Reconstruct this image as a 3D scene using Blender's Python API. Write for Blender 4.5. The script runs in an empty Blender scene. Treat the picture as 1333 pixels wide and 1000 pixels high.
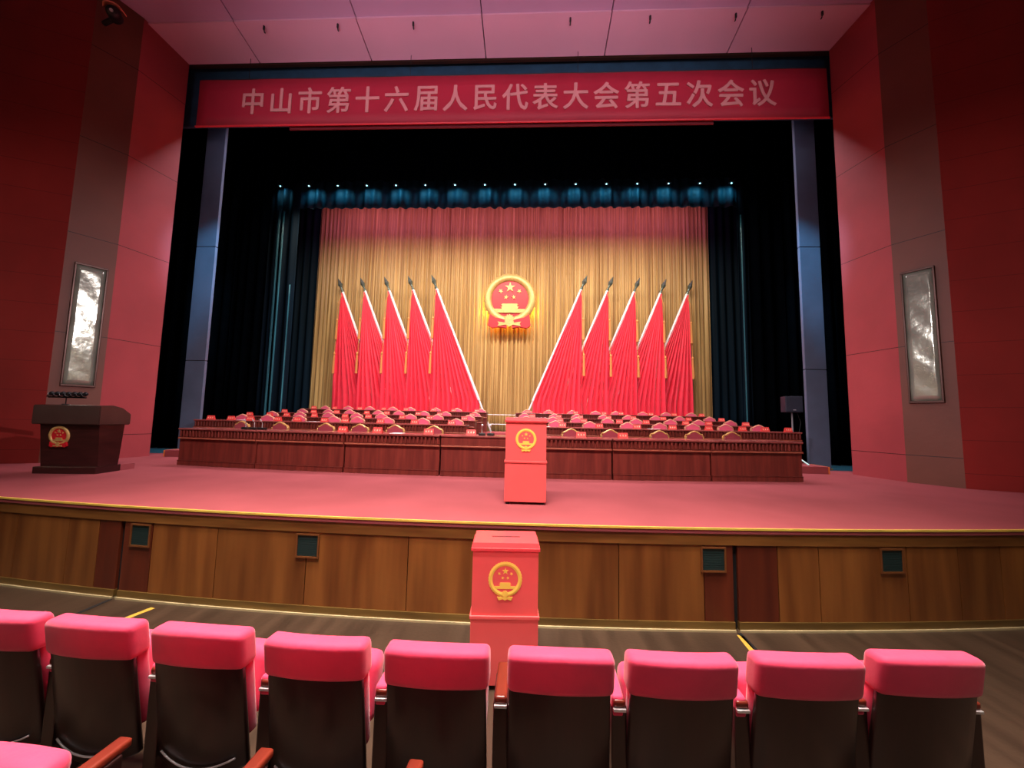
import bpy, bmesh, math, random
from math import sin, cos, pi, sqrt, radians, atan2
from mathutils import Vector, Matrix
random.seed(7)
SC = bpy.context.scene
COL = SC.collection

# ------------------------------------------------------------------ camera
S = 0.95            # stage height above the hall floor
AX = -0.93          # stage axis
def make_camera():
    f, yaw, roll, pitch = 510.0, radians(2.66), radians(1.2), radians(5.15)
    fw = Vector((-sin(yaw) * cos(pitch), cos(yaw) * cos(pitch), sin(pitch)))
    r0 = Vector((cos(yaw), sin(yaw), 0)); u0 = r0.cross(fw)
    R = r0 * cos(roll) + u0 * sin(roll); U = -r0 * sin(roll) + u0 * cos(roll)
    cam = bpy.data.cameras.new('camera'); cam.sensor_fit = 'HORIZONTAL'; cam.sensor_width = 36
    cam.lens = 36 * f / 1333; cam.clip_start = 0.05; cam.clip_end = 200
    o = bpy.data.objects.new('camera', cam); COL.objects.link(o)
    m = Matrix((R, U, -fw)).transposed().to_4x4(); m.translation = Vector((0, 0, 1.96))
    o.matrix_world = m; SC.camera = o
make_camera()
SC.view_settings.view_transform = 'Standard'; SC.view_settings.look = 'None'
SC.view_settings.gamma = 1; SC.view_settings.use_curve_mapping = False
SC.view_settings.exposure = 0.0

# ------------------------------------------------------------------ world and lights
W = bpy.data.worlds.new('world'); SC.world = W; W.use_nodes = True
W.node_tree.nodes['Background'].inputs[0].default_value = (0.5, 0.22, 0.25, 1)
W.node_tree.nodes['Background'].inputs[1].default_value = 0.05

def area(name, loc, target, sx, sy, power, col, spread=180):
    l = bpy.data.lights.new(name, 'AREA'); l.shape = 'RECTANGLE'; l.size = sx; l.size_y = sy
    l.energy = power; l.color = col; l.spread = radians(spread)
    o = bpy.data.objects.new(name, l); COL.objects.link(o); o.location = loc
    d = Vector(target) - Vector(loc); o.rotation_euler = d.to_track_quat('-Z', 'Y').to_euler()
    return o
def spot(name, loc, target, power, col, size=40, blend=0.6, rad=0.1):
    l = bpy.data.lights.new(name, 'SPOT'); l.energy = power; l.color = col
    l.spot_size = radians(size); l.spot_blend = blend; l.shadow_soft_size = rad
    o = bpy.data.objects.new(name, l); COL.objects.link(o); o.location = loc
    d = Vector(target) - Vector(loc); o.rotation_euler = d.to_track_quat('-Z', 'Y').to_euler()
    return o
# stage battens behind the banner and between the borders
area('stage_batten_front', (AX, 9.3, 10.0), (AX, 7.0, 0.95), 13, 0.5, 520, (1.0, 0.84, 0.98), 150)
area('stage_batten_dais', (AX, 10.6, 10.0), (AX, 12.0, 1.5), 13, 0.5, 380, (1.0, 0.88, 0.92), 100)
area('stage_batten_backdrop', (AX, 12.3, 9.3), (AX, 16.0, 4.0), 14, 0.4, 720, (1.0, 0.90, 0.74), 130)
area('stage_batten_red', (AX, 14.6, 10.95), (AX, 16.0, 9.9), 15, 0.25, 105, (1.0, 0.27, 0.7), 150)
# front-of-house bridge over the audience, house ceiling light and added unseen fills
area('house_bridge', (AX, 0.5, 9.8), (AX, 7.0, 2.6), 6, 0.8, 480, (1.0, 0.84, 0.80), 75)
area('rear_fill', (AX, -4.5, 8.0), (0, 3.0, 0.6), 6, 1, 14, (1.0, 0.82, 0.70), 50)  # unseen fill added behind the viewer to lift fronts and seat backs
for sx in (-1, 1):
    spot('wall_fill', (AX - sx * 6.4, 0.5, 6.5), (AX + sx * 8.0, 7.9, 3.4), 2600, (1.0, 0.82, 0.88), 34, 1.0, .05)  # unseen pair of fills added to brighten the side walls
area('house_ceiling', (AX, 2.7, 9.2), (AX, 1.2, 0.0), 9, 1.0, 620, (1.0, 0.80, 0.72), 60)
spot('box_fill', (0, -3.0, 6.0), (-.17, 3.0, .78), 700, (1.0, 0.86, 0.80), 8, .6, .1)  # unseen narrow fill added to brighten the floor ballot box
area('banner_fill', (AX, 3.5, 8.6), (AX, 8.6, 9.3), 13, 0.3, 33, (1.0, 0.80, 0.90), 50)  # unseen fill added to light the banner
area('soffit_fill', (AX, 2.0, 6.5), (AX, 8.1, 10.9), 9, 0.3, 34, (1.0, 0.72, 0.84), 46)  # unseen upward fill added to brighten the ceiling soffit
for sx in (-1, 1):
    spot('emblem_spot', (AX + sx * 2.2, 11.9, 9.5), (AX + sx * .12, 16, 6.6), 260, (1.0, 0.86, 0.60), 13, 0.9)

# ------------------------------------------------------------------ materials
def lin(c):
    return tuple((v / 255 / 12.92) if v / 255 <= .04045 else ((v / 255 + .055) / 1.055) ** 2.4 for v in c) + (1,)
MATS = {}
def mat(name, rgb, rough=.6, metal=0, var=0.0, scale=(4, 4, 4), rgb2=None, bump=0.0, bscale=60, spec=.5, coat=0, sheen=0,
        emit=None, objvar=0.0, detail=3):
    m = bpy.data.materials.new(name); m.use_nodes = True; MATS[name] = m
    nt = m.node_tree; N = nt.nodes; L = nt.links; b = N['Principled BSDF']
    b.inputs['Roughness'].default_value = rough; b.inputs['Metallic'].default_value = metal
    b.inputs['Specular IOR Level'].default_value = spec
    b.inputs['Coat Weight'].default_value = coat
    b.inputs['Sheen Weight'].default_value = sheen
    c1 = lin(rgb); b.inputs['Base Color'].default_value = c1
    tc = N.new('ShaderNodeTexCoord')
    if var or rgb2:
        mp = N.new('ShaderNodeMapping'); mp.inputs['Scale'].default_value = scale
        L.new(tc.outputs['Object'], mp.inputs[0])
        nz = N.new('ShaderNodeTexNoise'); nz.inputs['Scale'].default_value = 1; nz.inputs['Detail'].default_value = detail
        L.new(mp.outputs[0], nz.inputs[0])
        c2 = lin(rgb2) if rgb2 else tuple(max(0, v * (1 - var)) for v in c1[:3]) + (1,)
        rp = N.new('ShaderNodeValToRGB'); rp.color_ramp.elements[0].position = .32; rp.color_ramp.elements[1].position = .68
        rp.color_ramp.elements[0].color = c2; rp.color_ramp.elements[1].color = c1
        L.new(nz.outputs[0], rp.inputs[0]); out = rp.outputs[0]
        if objvar:
            oi = N.new('ShaderNodeObjectInfo'); mr = N.new('ShaderNodeMapRange')
            mr.inputs[3].default_value = 1 - objvar; mr.inputs[4].default_value = 1 + objvar
            L.new(oi.outputs['Random'], mr.inputs[0])
            hs = N.new('ShaderNodeHueSaturation'); L.new(mr.outputs[0], hs.inputs['Value']); L.new(out, hs.inputs['Color'])
            out = hs.outputs[0]
        L.new(out, b.inputs['Base Color'])
    if bump:
        n2 = N.new('ShaderNodeTexNoise'); n2.inputs['Scale'].default_value = bscale; n2.inputs['Detail'].default_value = 4
        L.new(tc.outputs['Object'], n2.inputs[0])
        bp = N.new('ShaderNodeBump'); bp.inputs['Strength'].default_value = bump; bp.inputs['Distance'].default_value = .02
        L.new(n2.outputs[0], bp.inputs['Height']); L.new(bp.outputs[0], b.inputs['Normal'])
    if emit:
        b.inputs['Emission Color'].default_value = lin(emit[0]); b.inputs['Emission Strength'].default_value = emit[1]
    return m
def wall_mat(name, rgb, step, z0, rgbj, width=.012, rough=.55):
    """painted wall boards with real horizontal joints every `step` metres"""
    m = mat(name, rgb, rough, var=.22, scale=(.9, .9, .7), bump=.12, bscale=9)
    nt = m.node_tree; N = nt.nodes; L = nt.links; b = N['Principled BSDF']
    tc = N.new('ShaderNodeTexCoord'); sp = N.new('ShaderNodeSeparateXYZ'); L.new(tc.outputs['Object'], sp.inputs[0])
    def mth(op, a, v):
        q = N.new('ShaderNodeMath'); q.operation = op; L.new(a, q.inputs[0]); q.inputs[1].default_value = v; return q.outputs[0]
    a = mth('SUBTRACT', sp.outputs['Z'], z0); a = mth('FLOORED_MODULO', a, step); a = mth('LESS_THAN', a, width)
    mx = N.new('ShaderNodeMix'); mx.data_type = 'RGBA'
    src = b.inputs['Base Color'].links[0].from_socket
    L.new(a, mx.inputs[0]); L.new(src, mx.inputs[6]); mx.inputs[7].default_value = lin(rgbj)
    L.new(mx.outputs[2], b.inputs['Base Color'])
    return m
M = MATS
mat('carpet', (162, 82, 86), .95, var=.16, scale=(1.2, 1.2, 1.2), bump=.3, bscale=160, spec=.1)
mat('stage_boards', (30, 90, 110), .5, var=.3, scale=(1, 8, 1))
mat('floor_wood', (70, 55, 42), .34, var=.45, scale=(7, .7, 1), bump=.05, bscale=30)
mat('fascia_wood', (138, 86, 38), .38, scale=(5, 5, .5), rgb2=(98, 54, 21), bump=.05, bscale=20, objvar=.14)
mat('fascia_red_wood', (104, 44, 22), .38, scale=(5, 5, .5), rgb2=(76, 28, 16), bump=.05, bscale=20)
mat('fascia_band', (132, 88, 40), .38, scale=(1.2, 1.2, 10), rgb2=(98, 58, 24))
mat('fascia_dark', (58, 32, 16), .4, var=.3)
mat('fascia_base', (118, 92, 44), .4, scale=(1, 1, 10), rgb2=(84, 62, 26))
mat('brass', (250, 216, 96), .4, .3, var=.2)
mat('aluminium', (190, 176, 132), .4, .1, var=.2, scale=(6, 6, 6))
mat('black_gap', (6, 5, 5), .9)
wall_mat('wall_red', (172, 70, 74), 2.03, 1.45, (50, 14, 14))
wall_mat('wall_brown', (118, 68, 50), 2.03, 1.45, (42, 22, 18))
wall_mat('wall_dark_red', (158, 42, 38), .56, 1.2, (118, 28, 26), .01)
mat('ceiling_panel', (226, 176, 200), .6, var=.06, scale=(.8, .8, .8))
mat('ceiling_shaded', (196, 158, 192), .6, var=.06, scale=(.8, .8, .8))  # ceiling past the break is less lit; that shade is put into this colour
mat('velvet_black', (3, 5, 7), .95, var=.3, spec=.0)
mat('velvet_teal', (6, 24, 36), .7, var=.5, scale=(8, 8, .3), spec=.08)
mat('teal_streak', (56, 124, 138), .4, var=.6, scale=(30, 30, .6), spec=.5)  # paler teal for streaks of light on the leg curtains
mat('border_teal', (14, 58, 78), .6, var=.3, scale=(8, 8, .5), spec=.2)
mat('header_lit', (36, 76, 104), .8, var=.3)  # black valance; the faint blue light on it is put into this colour
mat('pillar_grey', (92, 108, 132), .6, var=.2, scale=(1.5, 1.5, 1.5), bump=.15, bscale=6)
mat('gold_satin', (204, 166, 104), .5, scale=(11, 11, .2), rgb2=(140, 102, 52), sheen=.1)
mat('flag_red', (236, 34, 66), .6, var=.12, sheen=.2)
mat('pole_white', (228, 226, 232), .4)
mat('tassel', (216, 140, 76), .7, var=.2, scale=(60, 60, 5))
mat('finial_metal', (120, 132, 124), .3, .7, var=.4, scale=(20, 20, 20))
mat('banner_red', (188, 34, 62), .6, var=.12, scale=(1, 1, 1))
mat('banner_dark', (120, 30, 44), .7)
mat('banner_hem', (232, 56, 70), .5)
mat('letter', (226, 152, 152), .6, var=.1)
mat('emblem_gold', (214, 178, 108), .4, .25, var=.2, scale=(14, 14, 14), bump=.5, bscale=16)
mat('emblem_red', (204, 24, 40), .45, var=.1)
mat('emblem_flatgold', (252, 214, 92), .45, var=.1)
mat('box_red', (242, 98, 96), .35, var=.06)
mat('box_lid', (230, 74, 78), .22, var=.06)
mat('black_plastic', (16, 16, 18), .45, var=.3)
mat('dark_wood', (60, 28, 26), .3, scale=(3, 3, 20), rgb2=(46, 20, 19))
mat('podium_top', (66, 46, 42), .25, var=.2)
mat('desk_wood', (112, 44, 35), .38, scale=(14, 14, 1.2), rgb2=(88, 31, 25))
mat('desk_top', (160, 92, 88), .18, scale=(2, 14, 2), rgb2=(128, 62, 58))  # lightened: the reflection on the glossy top is put into the colour
mat('desk_molding', (158, 88, 68), .3, var=.25)  # lightened: the highlight along the molding is put into the colour
mat('chair_gold', (206, 158, 92), .4, .2, var=.25, scale=(10, 10, 10))
mat('chair_pale', (222, 158, 128), .45, .1, var=.2, scale=(10, 10, 10))
mat('chair_burgundy', (150, 44, 60), .7, var=.15, sheen=.2)
mat('chair_pink', (226, 92, 124), .7, var=.1, sheen=.2)
mat('card_red', (214, 58, 54), .6, var=.06)
mat('card_ink', (250, 200, 170), .6)
mat('paper', (240, 236, 236), .7, var=.04)
mat('seat_pink', (220, 50, 92), .75, var=.14, scale=(6, 6, 6), bump=.15, bscale=14, sheen=.25)
mat('shell_wood', (46, 24, 22), .3, scale=(16, 16, 1), rgb2=(34, 17, 16), coat=.15)
mat('arm_wood', (116, 44, 28), .3, scale=(14, 1, 14), rgb2=(84, 26, 16))
mat('chrome', (214, 214, 216), .3, .5)
mat('tape_yellow', (206, 168, 62), .6, var=.2, scale=(30, 30, 30))
mat('orange_edge', (226, 128, 48), .6)
mat('lens', (190, 240, 255), .3, emit=((150, 235, 255), 6))
mat('hall_lamp', (255, 246, 220), .4, emit=((255, 240, 205), 40))
mat('lamp_body', (18, 24, 28), .5)
mat('grille_green', (14, 42, 40), .6)
mat('vent_frame', (112, 66, 32), .4, var=.2)
mat('speaker_blue', (36, 40, 56), .6, var=.2)
mat('cable_grey', (150, 155, 160), .5)
mat('cyan_rod', (205, 250, 248), .3)
mat('fixture_pink', (240, 150, 128), .5)
mat('glass_pane', (186, 196, 176), .14, .4, scale=(1.2, 1.2, 1.6), rgb2=(140, 146, 132), bump=.4, bscale=3.2)
mat('window_frame', (78, 52, 42), .35, .4)

# ------------------------------------------------------------------ mesh helpers
class MB:
    def __init__(s): s.bm = bmesh.new()
    def box(s, x0, x1, y0, y1, z0, z1, bevel=0, seg=2, rot=None):
        t = bmesh.new(); bmesh.ops.create_cube(t, size=1)
        for v in t.verts:
            v.co = Vector(((x0 + x1) / 2 + v.co.x * (x1 - x0), (y0 + y1) / 2 + v.co.y * (y1 - y0), (z0 + z1) / 2 + v.co.z * (z1 - z0)))
        if bevel: bmesh.ops.bevel(t, geom=t.edges[:], offset=bevel, segments=seg, affect='EDGES', profile=.6)
        s.add(t, rot); return s
    def add(s, t, mtx=None):
        if mtx is not None: bmesh.ops.transform(t, matrix=mtx, verts=t.verts)
        me = bpy.data.meshes.new('tmp'); t.to_mesh(me); t.free(); s.bm.from_mesh(me); bpy.data.meshes.remove(me)
    def tube(s, pts, rad, n=8, cap=True):
        pts = [Vector(p) for p in pts]; rads = rad if isinstance(rad, (list, tuple)) else [rad] * len(pts)
        rings = []
        for i, p in enumerate(pts):
            d = (pts[min(i + 1, len(pts) - 1)] - pts[max(i - 1, 0)]).normalized()
            a = d.cross(Vector((0, 0, 1)) if abs(d.z) < .9 else Vector((1, 0, 0))).normalized(); b = d.cross(a)
            rings.append([s.bm.verts.new(p + (a * cos(2 * pi * k / n) + b * sin(2 * pi * k / n)) * rads[i]) for k in range(n)])
        for r0, r1 in zip(rings, rings[1:]):
            for k in range(n): s.bm.faces.new((r0[k], r0[(k + 1) % n], r1[(k + 1) % n], r1[k]))
        if cap:
            s.bm.faces.new(rings[0][::-1]); s.bm.faces.new(rings[-1])
        return s
    def prism(s, poly, y0, y1, mtx=None):
        """polygon in x,z extruded from y0 (front) to y1"""
        t = bmesh.new()
        a = [t.verts.new((x, y0, z)) for x, z in poly]; b = [t.verts.new((x, y1, z)) for x, z in poly]
        t.faces.new(a); t.faces.new(b[::-1]); n = len(poly)
        for i in range(n): t.faces.new((a[i], b[i], b[(i + 1) % n], a[(i + 1) % n]))
        bmesh.ops.recalc_face_normals(t, faces=t.faces[:])
        s.add(t, mtx); return s
    def grid(s, rows, thick=None):
        """rows of points, joined as a sheet"""
        vs = [[s.bm.verts.new(p) for p in r] for r in rows]
        for r0, r1 in zip(vs, vs[1:]):
            for i in range(len(r0) - 1): s.bm.faces.new((r0[i], r0[i + 1], r1[i + 1], r1[i]))
        return s
    def build(s, name, m, parent=None, smooth=False, fix=True):
        me = bpy.data.meshes.new(name)
        if fix: bmesh.ops.recalc_face_normals(s.bm, faces=s.bm.faces[:])
        s.bm.to_mesh(me); s.bm.free()
        if smooth:
            for p in me.polygons: p.use_smooth = True
        me.materials.append(M[m] if isinstance(m, str) else m)
        o = bpy.data.objects.new(name, me); COL.objects.link(o)
        if parent: o.parent = parent
        return o
def solid(o, t, off=0):
    md = o.modifiers.new('thickness', 'SOLIDIFY'); md.thickness = t; md.offset = off; return o
def tag(o, label, cat, group=None):
    o['label'] = label; o['category'] = cat
    if group: o['group'] = group
    return o
def thing(name, label, cat, loc=(0, 0, 0), rz=0, group=None):
    o = bpy.data.objects.new(name, None); o.empty_display_size = .1; COL.objects.link(o)
    o.location = loc; o.rotation_euler = (0, 0, rz); return tag(o, label, cat, group)
def struct(o, label=None):
    o['kind'] = 'structure'
    if label: o['label'] = label
    return o
def dup(root, label, loc=None, rz=None, group=None):
    r = root.copy(); COL.objects.link(r)
    if loc is not None: r.location = loc
    if rz is not None: r.rotation_euler = (0, 0, rz)
    r['label'] = label
    if group: r['group'] = group
    for ch in list(root.children):
        c = ch.copy(); COL.objects.link(c); c.parent = r
        for g in list(ch.children):
            d = g.copy(); COL.objects.link(d); d.parent = c
    return r
ORD = ['first', 'second', 'third', 'fourth', 'fifth', 'sixth', 'seventh', 'eighth', 'ninth', 'tenth', 'eleventh', 'twelfth',
       'thirteenth', 'fourteenth', 'fifteenth', 'sixteenth', 'seventeenth']

# ------------------------------------------------------------------ hall floor, stage
def arc_y(x): return 41.93 - sqrt(38.0 ** 2 - (x + .5) ** 2)     # stage lip, bulging to the audience
def strip(x0, x1, dy0, dy1, z0, z1, n=12):
    """solid strip following the stage lip"""
    mb = MB(); P = []
    for i in range(n + 1):
        x = x0 + (x1 - x0) * i / n; y = arc_y(x)
        P.append([(x, y + dy0, z0), (x, y + dy0, z1), (x, y + dy1, z1), (x, y + dy1, z0)])
    vs = [[mb.bm.verts.new(p) for p in r] for r in P]
    for a, b in zip(vs, vs[1:]):
        for k in range(4): mb.bm.faces.new((a[k], b[k], b[(k + 1) % 4], a[(k + 1) % 4]))
    mb.bm.faces.new(vs[0]); mb.bm.faces.new(vs[-1][::-1])
    return mb
struct(MB().box(-14, 12, -7, 6.5, -.12, 0).build('floor', 'floor_wood'), 'dark brown wooden hall floor')
def build_stage():
    mb = MB(); n = 40
    xs = [-11.5 + 21.5 * i / n for i in range(n + 1)]
    for zz in (S,):
        a = [mb.bm.verts.new((x, arc_y(x) - .02, zz)) for x in xs]; b = [mb.bm.verts.new((x, 9.35, zz)) for x in xs]
        for i in range(n): mb.bm.faces.new((a[i], a[i + 1], b[i + 1], b[i]))
    o = mb.build('stage_carpet', 'carpet'); solid(o, .05, -1)
    struct(o, 'red carpet on the stage apron')
    struct(MB().box(-13, 11, 9.35, 17.5, .7, S - .01).build('stage_floor', 'stage_boards'), 'bluish bare stage floor behind the carpet')
build_stage()
fr = bpy.data.objects.new('stage_front', None); COL.objects.link(fr); struct(fr, 'curved wooden front of the stage')
strip(-11.5, 10, -.026, .0, S - .014, S + .004, 40).build('nosing', 'brass', fr)
strip(-11.5, 10, -.018, .3, S - .045, S - .014, 40).build('molding', 'fascia_dark', fr)
strip(-11.5, 10, -.010, .3, S - .16, S - .045, 40).build('upper_band', 'fascia_band', fr)
strip(-11.5, 10, .03, .3, .02, S - .16, 40).build('backing', 'black_gap', fr)
seams = [(-9.4, -8.4), (-8.4, -7.5), (-7.5, -6.6), (-6.6, -5.75), (-5.75, -5.02), (-5.02, -4.62), (-4.62, -4.345), (-4.30, -3.95), (-3.95, -3.19), (-3.19, -2.21), (-2.21, -1.17), (-1.17, -.15), (-.15, .88),
         (.88, 1.70), (1.70, 1.985), (2.025, 2.42), (2.42, 2.83), (2.83, 3.73), (3.73, 4.28), (4.28, 4.75), (4.75, 5.6), (5.6, 6.5), (6.5, 7.4)]
red_idx = {6, 7, 14, 15}
for i, (a, b) in enumerate(seams):
    strip(a + .004, b - .004, 0, .2, .085, S - .165, 6).build('panel', 'fascia_red_wood' if i in red_idx else 'fascia_wood', fr)
for a, b in ((-11.5, -4.345), (-4.30, 1.985), (2.025, 10)):
    strip(a, b, -.012, .2, .012, .083, 24).build('baseboard', 'fascia_base', fr)
    strip(a, b, -.03, .2, 0, .018, 24).build('floor_strip', 'aluminium', fr)
# lift joints and tape on the hall floor
for x, k in ((-4.335, 'left'), (2.005, 'right')):
    struct(MB().box(x - .018, x + .018, 1.2, arc_y(x) - .04, .0005, .003).build('trim_' + ('1' if x < 0 else '2'), 'black_gap'), 'dark lift joint in the hall floor')
def tape(p, q, label):
    p, q = Vector(p), Vector(q); d = (q - p).normalized(); n = Vector((-d.y, d.x, 0)) * .028
    t = MB(); b = t.bm
    vs = [b.verts.new(v + Vector((0, 0, z))) for z in (.001, .003) for v in (p - n, q - n, q + n, p + n)]
    for f in ((0, 3, 2, 1), (4, 5, 6, 7), (0, 1, 5, 4), (1, 2, 6, 5), (2, 3, 7, 6), (3, 0, 4, 7)): b.faces.new([vs[i] for i in f])
    tag(t.build('floor_tape', 'tape_yellow'), label, 'tape', 'yellow tape strips on the hall floor')
tape((-3.74, 3.95, 0), (-3.92, 3.25, 0), 'yellow tape strip on the dark hall floor near the left dark joint')
tape((1.99, 3.93, 0), (1.93, 3.3, 0), 'yellow tape strip on the dark hall floor near the right dark joint')

# vents in the stage front
def vent(x, label, first=[None]):
    y = arc_y(x); rz = atan2((x + .5) / 38.0, 1)
    if first[0] is None:
        t = thing('vent', label, 'vent', group='square vents in the stage front')
        f = MB()
        for a in ((-.122, .122, .102, .118), (-.122, .122, -.118, -.102), (-.122, -.106, -.102, .102), (.106, .122, -.102, .102)):
            f.box(a[0], a[1], -.014, .0, a[2], a[3])
        f.build('frame', 'vent_frame', t)
        g = MB().box(-.105, .105, -.004, 0, -.10, .10)
        for k in range(9): g.box(-.105, .105, -.006, -.004, -.098 + k * .0225, -.082 + k * .0225)
        g.build('grille', 'grille_green', t); first[0] = t
    else:
        t = dup(first[0], label)
    t.location = (x, y - .001, .655); t.rotation_euler = (0, 0, rz)
vent(-4.09, 'small green square vent in stage front beside the left dark joint')
vent(-2.2, 'small green square vent in stage front, second from left')
vent(1.79, 'small green square vent in stage front beside the right dark joint')
vent(3.57, 'small green square vent in stage front, rightmost of the four')

# ------------------------------------------------------------------ walls
PY = 8.7; PL, PR, PT = -8.68, 6.82, 10.66
def mx(x): return 2 * AX - x
wr = [(PR, PY), (7.02, 7.72), (7.40, 7.10), (8.6, 6.55), (10.2, 5.9), (11.9, 5.4)]
def wall_seg(name, a, b, z0, z1, m, parent, t=.25, side=1):
    d = Vector((b[0] - a[0], b[1] - a[1], 0)).normalized(); n = Vector((-d.y, d.x, 0)) * t * side
    mb = MB(); vs = []
    for z in (z0, z1):
        for p in ((a[0], a[1]), (b[0], b[1]), (b[0] + n.x, b[1] + n.y), (a[0] + n.x, a[1] + n.y)): vs.append(mb.bm.verts.new((p[0], p[1], z)))
    for f in ((0, 3, 2, 1), (4, 5, 6, 7), (0, 1, 5, 4), (1, 2, 6, 5), (2, 3, 7, 6), (3, 0, 4, 7)): mb.bm.faces.new([vs[i] for i in f])
    return mb.build(name, m, parent)
for side, nm in ((1, 'wall_right'), (-1, 'wall_left')):
    P = [(p if side == 1 else (2 * AX - p[0], p[1])) for p in wr]
    if side == -1: P[0] = (PL, PY)
    w = bpy.data.objects.new(nm, None); COL.objects.link(w); struct(w, 'red and brown splayed side wall')
    sd = -1 if side == -1 else 1
    wall_seg('red_panel', P[0], P[1], S, 12.6, 'wall_red', w, side=sd)
    wall_seg('brown_panel', P[1], P[2], S, 12.6, 'wall_brown', w, side=sd)
    wall_seg('outer_panel', P[2], P[3], S, 12.6, 'wall_dark_red', w, side=sd)
    wall_seg('outer_panel', P[3], P[4], 0, 12.6, 'wall_dark_red', w, side=sd)
    wall_seg('outer_panel', P[4], P[5], 0, 12.6, 'wall_dark_red', w, side=sd)
    hw = 11.9 if side == 1 else mx(11.9)
    wall_seg('hall_panel', (hw, 5.4), (hw, -7), 0, 12.6, 'wall_dark_red', w, side=sd)
# mirrored windows in the brown panels
def window(n, side):
    a, b = Vector((7.02, 7.72, 0)), Vector((7.40, 7.10, 0))
    if side < 0: a.x, b.x = mx(a.x), mx(b.x)
    c = (a + b) / 2; d = (b - a).normalized()
    right = d if side < 0 else d                 # along the wall toward the audience
    nrm = Vector((d.y, -d.x, 0));
    if nrm.y > 0: nrm = -nrm
    f = a + d * ((b - a).length * (.46 if side > 0 else .47))
    zc, hh, hw_ = (3.66, 1.21, .20) if side > 0 else (3.68, 1.21, .21)
    m = Matrix.Identity(4); xx = Vector((-nrm.y, nrm.x, 0))
    m.col[0] = (*xx, 0); m.col[1] = (*(-nrm), 0); m.col[2] = (0, 0, 1, 0); m.col[3] = (f.x, f.y, zc, 1)
    o = bpy.data.objects.new('window_%d' % n, None); COL.objects.link(o); o.matrix_world = m
    struct(o, 'tall narrow glass window in the brown wall panel')
    fm = MB()
    for q in ((-hw_ - .03, hw_ + .03, hh, hh + .04), (-hw_ - .03, hw_ + .03, -hh - .04, -hh), (-hw_ - .03, -hw_, -hh, hh), (hw_, hw_ + .03, -hh, hh)):
        fm.box(q[0], q[1], -.045, -.001, q[2], q[3], .006)
    fm.build('frame', 'window_frame', o)
    rows = []
    for j in range(25):
        z = -hh + 2 * hh * j / 24
        rows.append([(-hw_ + 2 * hw_ * i / 6, -.022 + .006 * sin(j * 1.7 + i) * sin(j * .63), z) for i in range(7)])
    solid(MB().grid(rows).build('pane', 'glass_pane', o, smooth=True), .01, 1)
    return o
window(1, -1); window(2, 1)
# wall lamps along the sides of the hall (they glint in the window panes)
hl = bpy.data.objects.new('wall_lamps', None); COL.objects.link(hl); struct(hl, 'small round lamps along the side walls of the hall')
lm = MB()
for hx in (mx(11.9) + .06, 11.84):
    for yy in (-5, -3, -1, 1, 3):
        for zz in (3.2, 4.6): lm.tube([(hx - .05, yy, zz), (hx + .05, yy, zz)], .09, 10)
lm.build('lamp', 'hall_lamp', hl)

# ------------------------------------------------------------------ ceiling soffit above the proscenium
ce = bpy.data.objects.new('ceiling', None); COL.objects.link(ce); struct(ce, 'sloping red ceiling panels above the stage opening')
cx = [-11, -6.85, -4.02, -1.2, 1.64, 4.5, 9]
def slab(name, x0, x1, y0, z0, y1, z1, m, par, t=.1):
    mb = MB(); vs = [mb.bm.verts.new(p) for p in ((x0, y0, z0), (x1, y0, z0), (x1, y1, z1), (x0, y1, z1), (x0, y0, z0 + t), (x1, y0, z0 + t), (x1, y1, z1 + t), (x0, y1, z1 + t))]
    for f in ((0, 3, 2, 1), (4, 5, 6, 7), (0, 1, 5, 4), (1, 2, 6, 5), (2, 3, 7, 6), (3, 0, 4, 7)): mb.bm.faces.new([vs[i] for i in f])
    return mb.build(name, m, par)
ZB, YB = PT + .148 * .9, PY - .9
for a, b in zip(cx, cx[1:]):
    slab('panel', a + .012, b - .012, PY, PT, YB, ZB, 'ceiling_panel', ce)
    slab('panel', a + .012, b - .012, YB, ZB + .035, 5.6, ZB + .42, 'ceiling_shaded', ce)
slab('backing', -11, 9, PY, PT + .1, 5.6, ZB + .55, 'black_gap', ce, .05)
struct(MB().box(-12, 10, PY + .02, PY + .1, PT - .03, PT + .03).build('trim_3', 'fascia_dark'), 'dark edge strip of the ceiling at the stage opening')
hook0 = None
for k, px in enumerate((-6.2, -4.48, -2.75, 0.75, 2.48, 4.3, 6.1)):
    lab = '%s small dark hook under the pink ceiling, counted from the left' % ORD[k]
    z = PT + .148 * (PY - 7.74) - .0
    if hook0 is None:
        hook0 = thing('ceiling_hook', lab, 'hook', (px, 7.9, ZB - .015), group='small hooks along the ceiling break')
        MB().tube([(0, 0, 0), (0, 0, -.09)], .022, 6).build('rod', 'lamp_body', hook0)
        MB().tube([(0, 0, -.08), (0, .03, -.13), (0, .05, -.12)], .014, 6).build('tip', 'lamp_body', hook0)
    else: dup(hook0, lab, (px, 7.9, ZB - .015))

# fixture at the top of the left wall
t = thing('wall_lamp', 'small lamp with a pink curved hood high on the left wall', 'lamp', (-8.72, 7.02, 10.12), .6)
def hood():
    mb = MB(); rows = []
    for j in range(5):
        r = .19 - .012 * j
        rows.append([(r * cos(a), -.05 - .04 * j, r * sin(a) * .8) for a in [pi * .08 + pi * .80 * i / 14 for i in range(15)]])
    return solid(mb.grid(rows).build('hood', 'fixture_pink', t, smooth=True), .015)
hood()
m_ = MB(); m_.tube([(0, .06, 0), (0, -.12, -.02), (0, -.2, -.06)], [.12, .12, .08], 16); m_.build('body', 'lamp_body', t, smooth=True)
MB().tube([(0, -.19, -.06), (0, -.22, -.075)], .03, 12).build('lens', 'chrome', t)
MB().tube([(0, .05, 0), (-.25, .35, 0)], .05, 8).build('bracket', 'lamp_body', t)

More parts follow.
